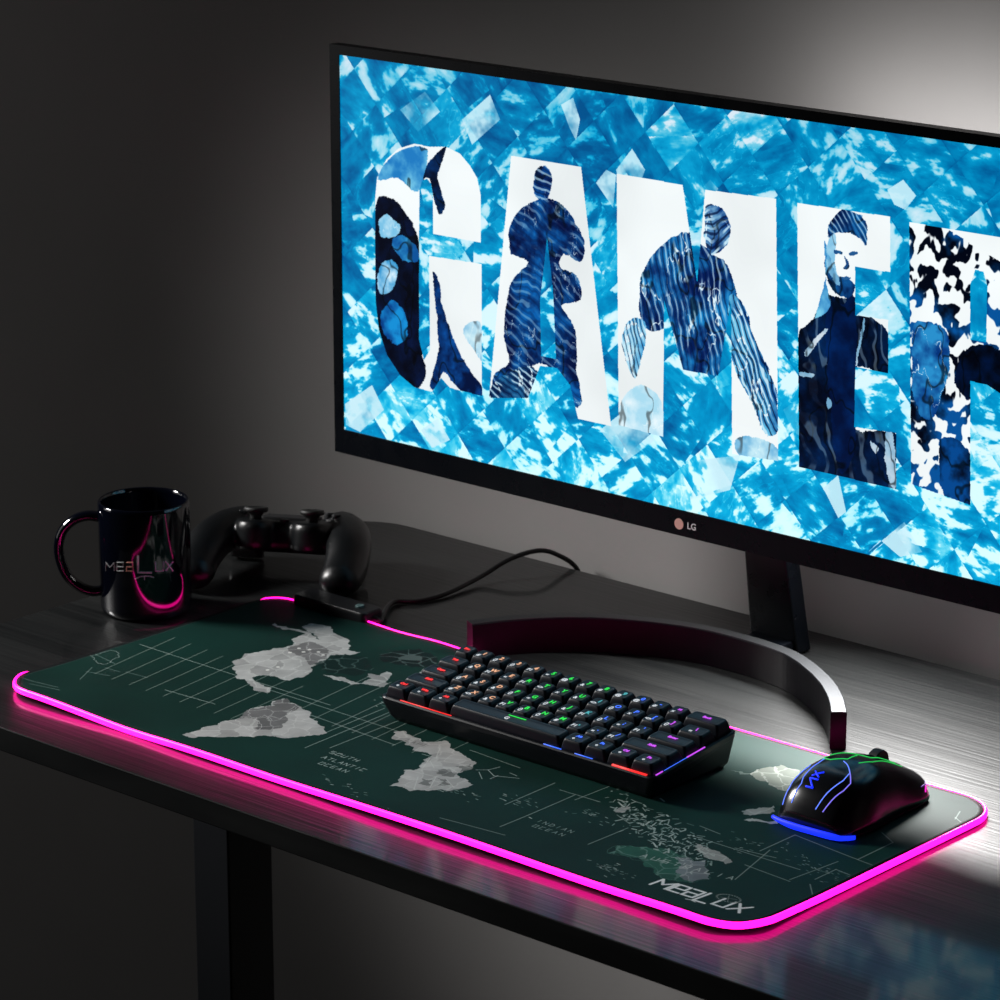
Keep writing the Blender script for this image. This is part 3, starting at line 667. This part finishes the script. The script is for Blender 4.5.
#@@PADCTRL
# ------------------------------------------------------------------ game controller
gc = thing('game_controller', 'black wireless game controller standing beside the mug', 'game controller', (-17, 334, 10), math.radians(30))
gc.rotation_euler = (math.radians(-11), 0, math.radians(30))
gc.rotation_mode = 'XYZ'
b = MB()
for s in (-1, 1):
    pth = smooth_path([(s*46, 92, 42), (s*58, 70, 40), (s*66, 42, 32), (s*70, 16, 17), (s*69, -2, 7)], 6)
    n = len(pth); b.tube(pth, [22.5-3*(i/n) for i in range(n)], 20, False, [21-5*(i/n) for i in range(n)]); b.ball((s*69, -2, 7), 19, 14, 15.6); b.ball((s*46, 92, 42), 20, 14, 17)
b.loft([rrect(96, 44, 10, 24, (0, 74)), rrect(104, 52, 12, 30, (0, 74)), rrect(104, 52, 12, 48, (0, 76)), rrect(94, 44, 10, 53, (0, 76))])
for s in (-1, 1): b.lathe([(17, 26), (18.5, 32), (18.5, 48), (16, 54)], 32, (s*27, 55))
bo = b.build('body', M['pad_controller'], gc, smooth=True)
rm = bo.modifiers.new('fuse', 'REMESH'); rm.mode = 'VOXEL'; rm.voxel_size = .0016; rm.use_smooth_shade = True
sm_ = bo.modifiers.new('soften', 'SMOOTH'); sm_.factor = .6; sm_.iterations = 12
for s in (-1, 1):
    st = MB().lathe([(6.5, 50), (5.5, 57), (8, 60.5), (11, 61.2), (11.6, 63), (11, 65.2), (8.8, 65.4), (7, 64.2), (.1, 63.8)], 32, (s*27, 55)).build('thumbstick', M['rubber'], gc, smooth=True)
    MB().box(s*49-19, s*49+19, 94, 110, 38, 46).build('bumper', M['black_plastic'], gc, bevel=3)
    MB().loft([rrect(30, 14, 5, 12.6, (s*47, 104)), rrect(33, 18, 6, 19, (s*48, 103)), rrect(34, 20, 6, 34, (s*49, 100))]).build('trigger', M['black_plastic'], gc, smooth=True)
MB().loft([rrect(54, 26, 4, 52, (0, 84)), rrect(54, 26, 4, 55, (0, 84)), rrect(52, 24, 4, 55.6, (0, 84))]).build('touchpad', M['matte_black'], gc)
bb = MB(); bb.box(-55, -33.5, 78, 85, 55, 60.2); bb.box(-48, -41, 71, 92, 55, 60.2); bb.build('direction_pad', M['black_plastic'], gc, bevel=1)
for dx_, dy_ in ((10, 0), (-10, 0), (0, 10), (0, -10)):
    MB().lathe([(4.6, 54), (4.6, 60), (3.8, 61)], 24, (46+dx_*.9, 81+dy_*.9)).build('face_button', M['black_plastic'], gc)
MB().lathe([(4.5, 51), (4.5, 54.6), (3.8, 55)], 24, (0, 58)).build('home_button', M['black_plastic'], gc)

#@@MONITOR
# ------------------------------------------------------------------ monitor
SY = 395.; SX0, SX1, SZ0, SZ1 = 26.0, 844.0, 152.6, 494.3
mn = thing('monitor', 'wide black monitor showing a blue picture with big white letters', 'monitor', (435, 470, 0))
OX, OY = 435, 470
SC = 2.2; sw, sh = int((SX1-SX0)*SC), int((SZ1-SZ0)*SC)
cv = Canvas(sw, sh, (0, 140, 200))
def sp_(x, y):
    q = on_y(x, y, SY); return ((q[0]-SX0)*SC, (q[2]-SZ0)*SC)
def S(pts): return [sp_(*p) for p in pts]
YY, XX = np.mgrid[0:sh, 0:sw]; xm = XX/SC; ym = YY/SC
ang = math.radians(42); ts = 39.
ua = (xm*math.cos(ang)+ym*math.sin(ang))/ts; va = (-xm*math.sin(ang)+ym*math.cos(ang))/ts
iu = np.floor(ua).astype(int); iv = np.floor(va).astype(int)
def hsh(i, j, k): return np.modf(np.abs(np.sin(i*127.1+j*311.7+k*74.7)*43758.5453))[0]
t1, t2, t3 = hsh(iu, iv, 1), hsh(iu, iv, 2), hsh(iu, iv, 3)
fA = fbm(sh, sw, 70, 4, 21, 1.0); fB = fbm(sh, sw, 26, 5, 22, 1.0); fC = fbm(sh, sw, 9, 3, 23); fD = fbm(sh, sw, 150, 3, 29)
# each tile of the mosaic shows its own piece of detail
def pick(a, k):
    c_, s_ = np.cos(t2*6.28), np.sin(t2*6.28)
    xi = (XX*c_-YY*s_*1.6+t1*sw*k).astype(int) % sw; yi = (XX*s_+YY*c_*1.0+t3*sh*k).astype(int) % sh
    return a[yi, xi]
fE = fbm(sh, sw, 44, 5, 31, .45)
a_, b_ = pick(fE, 1.), pick(fA, 1.7)
ridge = 1-np.abs(2*a_-1)*3.2
fr = ym/(SZ1-SZ0)
v = .35+.26*(t1-.5)+.9*(a_-.5)+.45*(b_-.5)+.45*(fC-.5)-.12*(fr-.5)
thr = .60-.035*(1-fr)+.05*(t3-.5)
v = v+.52*np.clip((a_*.6+b_*.4-thr+.04)*16, 0, 1)*np.clip(1.25-.7*fr, .3, 1)
v = v+.22*np.clip((ridge-.93)*14, 0, 1)*(t3 > .4)
v = np.where(((ua-iu) < .03) | ((va-iv) < .03), v-.05, v)
v = np.where((t1 > .86) & (t3 > .3), v+.24*np.clip((fB-.40)*8, 0, 1), v)
stp = np.array([(0, 84, 142), (0, 112, 168), (0, 140, 192), (8, 166, 214), (78, 196, 226), (160, 224, 238), (212, 240, 247)])/255.
tp_ = np.array([-.05, .14, .34, .52, .68, .86, 1.10])
cv.a = np.stack([np.interp(v, tp_, stp[:, c]) for c in range(3)], -1)
cv.a[..., 1] *= (1.05-.10*fr); cv.a[..., 2] *= (1.05-.08*fr)
# a few large pale tiles
for q in (((561, 105), (573, 98), (580, 120), (576, 141), (569, 127)), ((596, 183), (606, 170), (616, 175), (613, 208)), ((616, 170), (632, 149), (645, 170), (640, 184), (618, 178)), ((700, 190), (710, 180), (718, 189), (715, 194), (703, 196)),
          ((887, 190), (903, 180), (916, 196), (905, 210), (894, 205)), ((345, 404), (372, 385), (384, 410), (360, 432), (346, 425)), ((421, 430), (438, 418), (450, 440), (432, 448)), ((823, 488), (838, 475), (846, 512), (838, 518)), ((868, 552), (904, 522), (922, 552), (900, 557), (880, 540)), ((600, 430), (625, 410), (655, 440), (625, 462)), ((783, 410), (797, 400), (799, 436), (792, 430)),
          ((400, 110), (425, 92), (440, 112), (418, 132)), ((462, 120), (490, 95), (500, 120), (472, 145)), ((700, 460), (740, 455), (730, 490), (690, 500)), ((860, 320), (888, 322), (888, 360), (858, 362))):
    m_ = cv.mask(S(q)); cv.put(m_*np.clip(.35+(fB-.35)*3.2, .15, .92), (196, 232, 243))
Lm = {}
fL = fbm(sh, sw, 60, 4, 41, .5); fF = fbm(sh, sw, 50, 3, 43, .8); fE2 = fbm(sh, sw, 40, 3, 47, .6)
def letter(name, pts, holes=()):
    m_ = cv.mask(S(pts))
    for h_ in holes: m_ &= ~cv.mask(S(h_))
    Lm[name] = m_
    shp = np.clip(.93+.12*(fC-.4), 0, 1)
    cv.put(m_, np.stack([shp*.97, shp*.995, shp], -1)); return m_
# jagged copies of masks
wx = ((fA-.5)*10+(fD-.5)*6).astype(int); wy = ((fD-.5)*10).astype(int)
WY = np.clip(YY+wy, 0, sh-1); WX = np.clip(XX+wx, 0, sw-1)
def fig(L_, pts, lo=(0, 12, 48), hi_=(10, 110, 190), white=.62, al=1., contrast=3.2, soft=True, st=None):
    m_ = cv.mask(S(smooth2(pts) if soft else pts)); m_ = m_[WY, WX] & Lm[L_]
    k = np.clip((fB*.45+fA*.55-.36)*contrast, 0, 1)[..., None]
    c = np.array(lo)/255.*(1-k)+np.array(hi_)/255.*k
    rd = 1-np.abs(2*fL-1)*2.2; w_ = np.clip((rd-(white+.335))*26, 0, 1)[..., None]*np.clip((fF-.38)*6, 0, 1)[..., None]; c = c*(1-w_)+np.array((225, 243, 250))/255.*w_
    rd2 = 1-np.abs(2*fE2-1)*2.4; dk = np.clip((rd2-.86)*10, 0, 1)[..., None]; c = c*(1-.55*dk)
    if st:
        (ax, ay), per, amt = st; ph = (xm*ax+ym*ay)/per*6.283+(fE2-.5)*13+(fC-.5)*8; sw_ = np.sin(ph)
        q1_ = (np.clip((sw_-.55)*4, 0, 1)*amt*np.clip((fF-.36)*7, .15, 1))[..., None]; q2_ = (np.clip((-sw_-.6)*4, 0, 1)*amt*.8)[..., None]
        c = c*(1-q1_)+np.array((196, 230, 244))/255.*q1_; c = c*(1-q2_)+np.array((0, 16, 54))/255.*q2_
    cv.put(m_*al, c)
def smooth2(pts): return [(p[0], p[1]) for p in smooth_path([(a, b_, 0) for a, b_ in pts], 4, True)]
Gp = [(375, 200), (377, 178), (386, 160), (398, 149), (414, 144), (430, 147), (446, 147), (460, 154), (470, 166), (477, 178), (480.6, 195), (480.6, 243), (433, 234), (433, 196), (431, 184), (427, 179), (422, 181), (419.5, 190), (419, 240), (419, 340), (424, 360), (430, 350), (429, 256), (481.5, 264), (482, 396), (450, 388), (441, 378), (432, 392), (414, 387), (400, 375), (387, 355), (379, 330), (375.5, 300)]
letter('G', Gp)
letter('A', [(511, 156), (581, 167), (611, 426), (578, 419), (570, 385), (557, 368), (540, 366), (528, 398), (489, 398)], [[(547, 238), (540, 300), (541, 356), (556, 359), (553, 290)]])
letter('M', [(616.5, 174), (682.5, 185), (697, 283), (705, 190), (776, 199), (778, 461), (732, 454), (731, 300), (718, 376), (683, 370), (664, 300), (663, 437), (618.6, 425)])
letter('E', [(797, 203), (890, 217), (890, 272.5), (855, 267), (855, 315.5), (888, 320), (888, 373.5), (855, 367), (854, 427), (896, 433), (896, 489), (799, 467)])
letter('R', [(909, 222.5), (1040, 244), (1062, 270), (1068, 320), (1060, 365), (1046, 385), (1070, 525), (1024, 515), (1010, 400), (987, 385), (970, 381), (970, 505), (911, 484)], [[(970, 340), (970, 285), (975, 270), (983, 272), (987, 285), (986, 343)]])
# soft abstract dark forms inside the letters
fig('G', [(376, 205), (386, 196), (404, 212), (419, 244), (420, 340), (426, 372), (418, 388), (400, 378), (386, 355), (376, 328), (374, 260)], lo=(1, 4, 20), hi_=(6, 30, 80), white=.70, contrast=2)
fig('G', [(380, 318), (392, 300), (404, 312), (408, 335), (398, 345), (386, 338)], lo=(2, 60, 130), hi_=(20, 140, 210), white=.9)
fig('G', [(378, 270), (388, 260), (398, 268), (392, 290), (380, 294)], lo=(40, 140, 200), hi_=(220, 240, 250), white=.9)
fig('G', [(392, 240), (404, 236), (418, 250), (416, 262), (400, 258)], lo=(10, 80, 150), hi_=(60, 170, 220), white=.8)
fig('G', [(378, 222), (386, 215), (396, 222), (400, 232), (390, 238), (380, 236)], lo=(120, 190, 225), hi_=(245, 250, 252), white=.6)
fig('G', [(378, 180), (388, 160), (408, 148), (428, 150), (424, 178), (416, 192), (398, 178)], lo=(30, 120, 190), hi_=(120, 200, 230), white=.7)
fig('G', [(421, 186), (426, 168), (438, 152), (446, 148), (440, 168), (438, 180), (445, 205), (440, 216), (434, 200), (430, 180), (424, 178)], lo=(0, 8, 30), hi_=(0, 50, 110), white=.7)
fig('G', [(432, 272), (440, 286), (442, 305), (452, 335), (466, 365), (483, 388), (483, 398), (462, 392), (444, 372), (436, 390), (430, 384), (438, 350), (436, 310)], lo=(0, 16, 56), hi_=(6, 80, 160), white=.72)
fig('G', [(462, 330), (480, 322), (482, 360), (474, 350)], lo=(60, 150, 205), hi_=(190, 230, 242), al=.7)
fig('A', [(534, 178), (537, 168), (545, 167), (551, 173), (551, 188), (546, 200), (538, 200), (534, 190)], lo=(0, 24, 80), hi_=(4, 90, 170), white=.64, st=((.3, .95), 8., .6))
fig('A', [(508, 238), (512, 222), (522, 208), (536, 201), (552, 200), (566, 208), (578, 228), (585, 246), (580, 262), (564, 254), (560, 268), (578, 276), (580, 300), (562, 306), (575, 330), (576, 370), (582, 402), (570, 404), (556, 372), (540, 364), (526, 372), (520, 398), (494, 396), (494, 376), (508, 362), (504, 330), (510, 285), (528, 262), (512, 254)], lo=(0, 14, 60), hi_=(6, 92, 168), white=.63, st=((.5, .85), 8., .34))
fig('A', [(505, 375), (530, 366), (540, 380), (528, 404), (490, 402), (492, 386)], lo=(0, 20, 60), hi_=(30, 130, 190), white=.56, st=((.4, .9), 6., .8))
fig('M', [(640, 285), (648, 262), (668, 240), (690, 232), (700, 244), (712, 252), (728, 268), (738, 300), (728, 330), (720, 378), (684, 372), (676, 340), (668, 328), (652, 332), (640, 318)], lo=(0, 26, 84), hi_=(20, 128, 196), white=.58, st=((.95, .25), 6.5, .6))
fig('M', [(622, 335), (632, 318), (646, 326), (642, 356), (636, 378), (626, 360)], lo=(60, 150, 205), hi_=(170, 220, 238), white=.55, st=((.9, .3), 5., .8))
fig('M', [(707, 206), (722, 210), (730, 226), (728, 244), (712, 254), (705, 240)], lo=(6, 50, 120), hi_=(150, 210, 235), white=.56, st=((.6, -.8), 8., .9))
fig('M', [(730, 296), (744, 306), (752, 334), (764, 360), (776, 394), (778, 430), (766, 434), (752, 404), (738, 376), (730, 350)], lo=(4, 70, 140), hi_=(90, 180, 220), white=.55, st=((.9, .45), 6., .9))
fig('M', [(735, 440), (750, 436), (776, 446), (778, 462), (740, 456)], lo=(60, 150, 205), hi_=(180, 225, 240), al=.8)
fig('M', [(622, 400), (640, 385), (660, 400), (664, 438), (620, 428)], lo=(150, 210, 235), hi_=(225, 243, 250), al=.8)
fig('E', [(797, 345), (806, 326), (820, 312), (828, 296), (842, 300), (856, 298), (872, 318), (890, 336), (890, 376), (856, 368), (854, 428), (897, 434), (897, 490), (798, 468)], lo=(0, 6, 24), hi_=(2, 44, 98), white=.705, contrast=2.2, st=((.95, .3), 15., .28))
fig('E', [(826, 300), (842, 306), (855, 300), (856, 430), (846, 470), (836, 460), (828, 380)], lo=(0, 14, 50), hi_=(0, 50, 120), white=.95, contrast=1.6)
fig('E', [(828, 238), (830, 222), (842, 210), (858, 214), (867, 228), (866, 246), (856, 236), (840, 232)], lo=(0, 22, 70), hi_=(20, 110, 180), white=.66, st=((.8, .6), 4., .6))
fig('E', [(824, 262), (828, 282), (838, 296), (850, 298), (855, 284), (846, 280), (836, 274), (828, 256)], lo=(0, 24, 70), hi_=(20, 110, 180), white=.66)
fig('E', [(822, 290), (828, 262), (824, 240), (826, 285), (830, 306), (816, 318)], lo=(30, 110, 180), hi_=(120, 200, 230), white=.7)
# plain shading of the face: cheek, brow, nose and mouth
fig('E', [(828, 240), (836, 236), (834, 262), (840, 284), (832, 280), (826, 262)], lo=(90, 170, 215), hi_=(190, 228, 242), white=.9, al=.8)
for q in ([(834, 250), (842, 252), (841, 255), (834, 254)], [(849, 253), (857, 252), (857, 255), (850, 256)], [(844, 256), (848, 264), (847, 270), (842, 269), (845, 265)], [(838, 277), (851, 278), (846, 282)]):
    fig('E', q, lo=(0, 50, 110), hi_=(20, 90, 150), white=.9, al=.9)
for q in ([(806, 350), (824, 330), (826, 333), (808, 356)], [(800, 372), (814, 374), (812, 377), (800, 376)], [(826, 398), (831, 404), (828, 409), (826, 405)], [(872, 440), (878, 448), (876, 454), (871, 446)], [(884, 434), (893, 436), (896, 486), (888, 478)], [(862, 322), (864, 322), (858, 362), (856, 362)]):
    fig('E', q, lo=(130, 190, 225), hi_=(235, 245, 250), white=.9, al=.85)
# R: strong black and white streaks
rs = np.sin((xm*.55+ym*.8)*.20+fE2*17+fC*9)*.7+np.sin((xm*-.2+ym*.9)*.5+fL*14)*.45
rk = np.clip((rs-.02)*6, 0, 1); m_ = Lm['R'] & cv.mask(S([(905, 215), (930, 220), (965, 240), (1000, 262), (1080, 300), (1080, 540), (905, 500)]))[WY, WX]
k = np.clip((fB-.42)*5, 0, 1)[..., None]; cv.put(m_*rk, np.array((0, 4, 18))/255.*(1-k)+np.array((6, 80, 150))/255.*k)
fig('R', [(912, 330), (925, 322), (945, 330), (950, 365), (944, 390), (930, 420), (914, 400)], lo=(0, 40, 110), hi_=(40, 140, 200), white=.62)
fig('R', [(955, 380), (972, 345), (1010, 360), (1008, 420), (988, 390), (970, 400)], lo=(0, 3, 14), hi_=(0, 20, 60), white=.8)
fig('R', [(940, 440), (968, 450), (970, 505), (945, 500)], lo=(0, 4, 20), hi_=(4, 70, 140), white=.66)
im_scr = cv.image('screen_picture')
m_scr = print_mat('lit_screen', im_scr, .3, emit=1.07, spec=.1)
me = bpy.data.meshes.new('screen'); zf = SY
X0, X1, Z0, Z1 = SX0-OX, SX1-OX, SZ0, SZ1; y_ = SY-OY
me.from_pydata([(X0*MM, y_*MM, Z0*MM), (X1*MM, y_*MM, Z0*MM), (X1*MM, y_*MM, Z1*MM), (X0*MM, y_*MM, Z1*MM)], [], [(0, 1, 2, 3)]); me.update()
uvl = me.uv_layers.new(name='UVMap')
for i, uv in enumerate(((0, 0), (1, 0), (1, 1), (0, 1))): uvl.data[i].uv = uv
me.materials.append(m_scr); so = bpy.data.objects.new('screen', me); C.objects.link(so); so.parent = mn
tag(so, 'lit picture of large white letters on bright blue')
BX0, BX1, BZ0, BZ1 = 14.7-OX, 855.3-OX, 130.3, 502.8
bz = MB(); f0, f1 = y_-1.2, y_+9
bz.box(BX0, BX1, f0, f1, BZ0, Z0); bz.box(BX0, BX1, f0, f1, Z1, BZ1); bz.box(BX0, X0, f0, f1, Z0, Z1); bz.box(X1, BX1, f0, f1, Z0, Z1)
bz.build('bezel', M['bezel'], mn)
sh_ = MB()
def rl(y, ins, r): return [(a, y, b_) for a, b_, _ in rrect(BX1-BX0-2*ins, BZ1-BZ0-2*ins, r, 0, ((BX0+BX1)/2, (BZ0+BZ1)/2))]
sh_.loft([rl(y_+.3, .6, 3), rl(y_+12, .2, 3), rl(y_+18, 6, 8), rl(y_+36, 70, 30), rl(y_+42, 90, 30)]).build('back_shell', M['black_plastic'], mn, smooth=False, bevel=1)
lg = on_y(680, 523.5, SY); mlogo = mat('logo_print_rose', (.75, .42, .36), .5, emit=(.75, .42, .36), es=.0); mlw = mat('logo_print_white', (.75, .75, .76), .5)
def disc(cx_, cz_, r, y0, y1, n=32): return MB().loft([[(cx_+r*math.cos(2*math.pi*k/n), y, cz_+r*math.sin(2*math.pi*k/n)) for k in range(n)] for y in (y0, y1)])
disc(lg[0]-OX, lg[2], 4.8, f0, f0-.3).build('logo_disc', mlogo, mn)
text_obj('LG', 8.0, mlw, mn, (lg[0]-OX+13.5, f0-.1, lg[2]), (math.pi/2, 0, 0), 'logo_letters', .15)
# stand neck behind the arc
NY = 515.
a = on_y(743.7, 549.5, NY-14); b2 = on_y(799.5, 564.5, NY+6); c2 = on_y(749.7, 632, NY); d2 = on_y(810.5, 660, NY+20)
nk = MB()
zt = 235; zb = 1.0
def ext(p, q, z): 
    t = (z-p[2])/(q[2]-p[2]); return p+(q-p)*t
la, lb, ra_, rb_ = ext(c2, a, zt), ext(c2, a, zb), ext(d2, b2, zt), ext(d2, b2, zb)
nk.loft([[(lb[0]-OX, lb[1]-OY, zb), (rb_[0]-OX, lb[1]-OY, zb), (rb_[0]-OX, lb[1]-OY+20, zb), (lb[0]-OX, lb[1]-OY+20, zb)],
         [(la[0]-OX, la[1]-OY, zt), (ra_[0]-OX, la[1]-OY, zt), (ra_[0]-OX, la[1]-OY+20, zt), (la[0]-OX, la[1]-OY+20, zt)]])
nk.build('stand_neck', M['bezel'], mn, bevel=2)
MB().box(la[0]-OX+8, ra_[0]-OX-8, y_+38, la[1]-OY+6, 180, 232).build('hinge_arm', M['bezel'], mn, bevel=4)
# crescent foot: a band standing on edge
outer_px = [(467, 620), (495, 616.6), (530, 614), (565, 612.8), (600, 613.2), (640, 616), (680, 620.5), (715, 626.5), (745, 634), (775, 643), (800, 653), (820, 667), (835, 682), (844, 698), (847, 712)]
HA = 32.
op = smooth_path([on_z(x, y, HA) for x, y in outer_px], 5)
loopsA = []; loopsT = []
for i, p in enumerate(op):
    t_ = op[min(i+1, len(op)-1)]-op[max(i-1, 0)]; t_ = t_/np.linalg.norm(t_); nin = np.array((t_[1], -t_[0], 0)); w_ = 13.0
    q = p+nin*w_; c_ = lambda v, z: (v[0]-OX, v[1]-OY, z)
    loopsA.append([c_(p, .5), c_(q, .5), c_(q, HA-1.2), c_(q-nin*.6, HA-.6), c_(p+nin*.6, HA-.6), c_(p, HA-1.2)])
    loopsT.append([c_(q-nin*.8, HA-.6), c_(q-nin*.8, HA), c_(p+nin*.8, HA), c_(p+nin*.8, HA-.6)])
MB().loft(loopsA).build('stand_foot', M['foot'], mn)
MB().loft(loopsT).build('foot_trim', M['stand_edge'], mn)
ap = op[len(op)//2+3]
MB().box(c2[0]-OX+4, d2[0]-OX-4, ap[1]-OY-3, NY-OY+18, 1, 14).build('foot_bridge', M['bezel'], mn, bevel=2)

#@@LIGHT
# ------------------------------------------------------------------ light
wd = bpy.data.worlds.new('world'); bpy.context.scene.world = wd; wd.use_nodes = True
wd.node_tree.nodes['Background'].inputs[0].default_value = (.55, .6, .62, 1); wd.node_tree.nodes['Background'].inputs[1].default_value = .004
def look(o, target):
    o.rotation_euler = (Vector([c*MM for c in target])-o.location).to_track_quat('-Z', 'Y').to_euler()
def area(name, loc, target, size, power, col=(1, 1, 1), sy=None):
    l = bpy.data.lights.new(name, 'AREA'); l.energy = power; l.color = col; l.size = size
    if sy: l.shape = 'RECTANGLE'; l.size_y = sy
    o = bpy.data.objects.new(name, l); C.objects.link(o); o.location = [c*MM for c in loc]; look(o, target); return o
def spot(name, loc, target, power, deg, blend, rad=.03, col=(1, 1, 1)):
    l = bpy.data.lights.new(name, 'SPOT'); l.energy = power; l.color = col; l.spot_size = math.radians(deg); l.spot_blend = blend; l.shadow_soft_size = rad
    o = bpy.data.objects.new(name, l); C.objects.link(o); o.location = [c*MM for c in loc]; look(o, target); return o
spot('window_light', (-1210, -380, 850), (225, 215, 0), 165, 42, 1., .18, (1, .98, .96))
area('fill_light', (-1700, -900, 500), (-200, 600, 40), .9, 2.0, (1, .98, .96))  # unseen broad fill, added to lift the dark left wall
area('wall_lamp', (600, 505, 445), (595, 600, 447), .34, .40, (1, .98, .97), .05)
dl = area('desk_lamp', (500, 545, 254), (590, 265, 14), .24, 5.2, (1, .99, .97), .03)
dl.data.spread = math.radians(118)

sc = bpy.context.scene
sc.view_settings.view_transform = 'Standard'; sc.view_settings.look = 'None'; sc.view_settings.gamma = 1; sc.view_settings.exposure = 0; sc.view_settings.use_curve_mapping = False
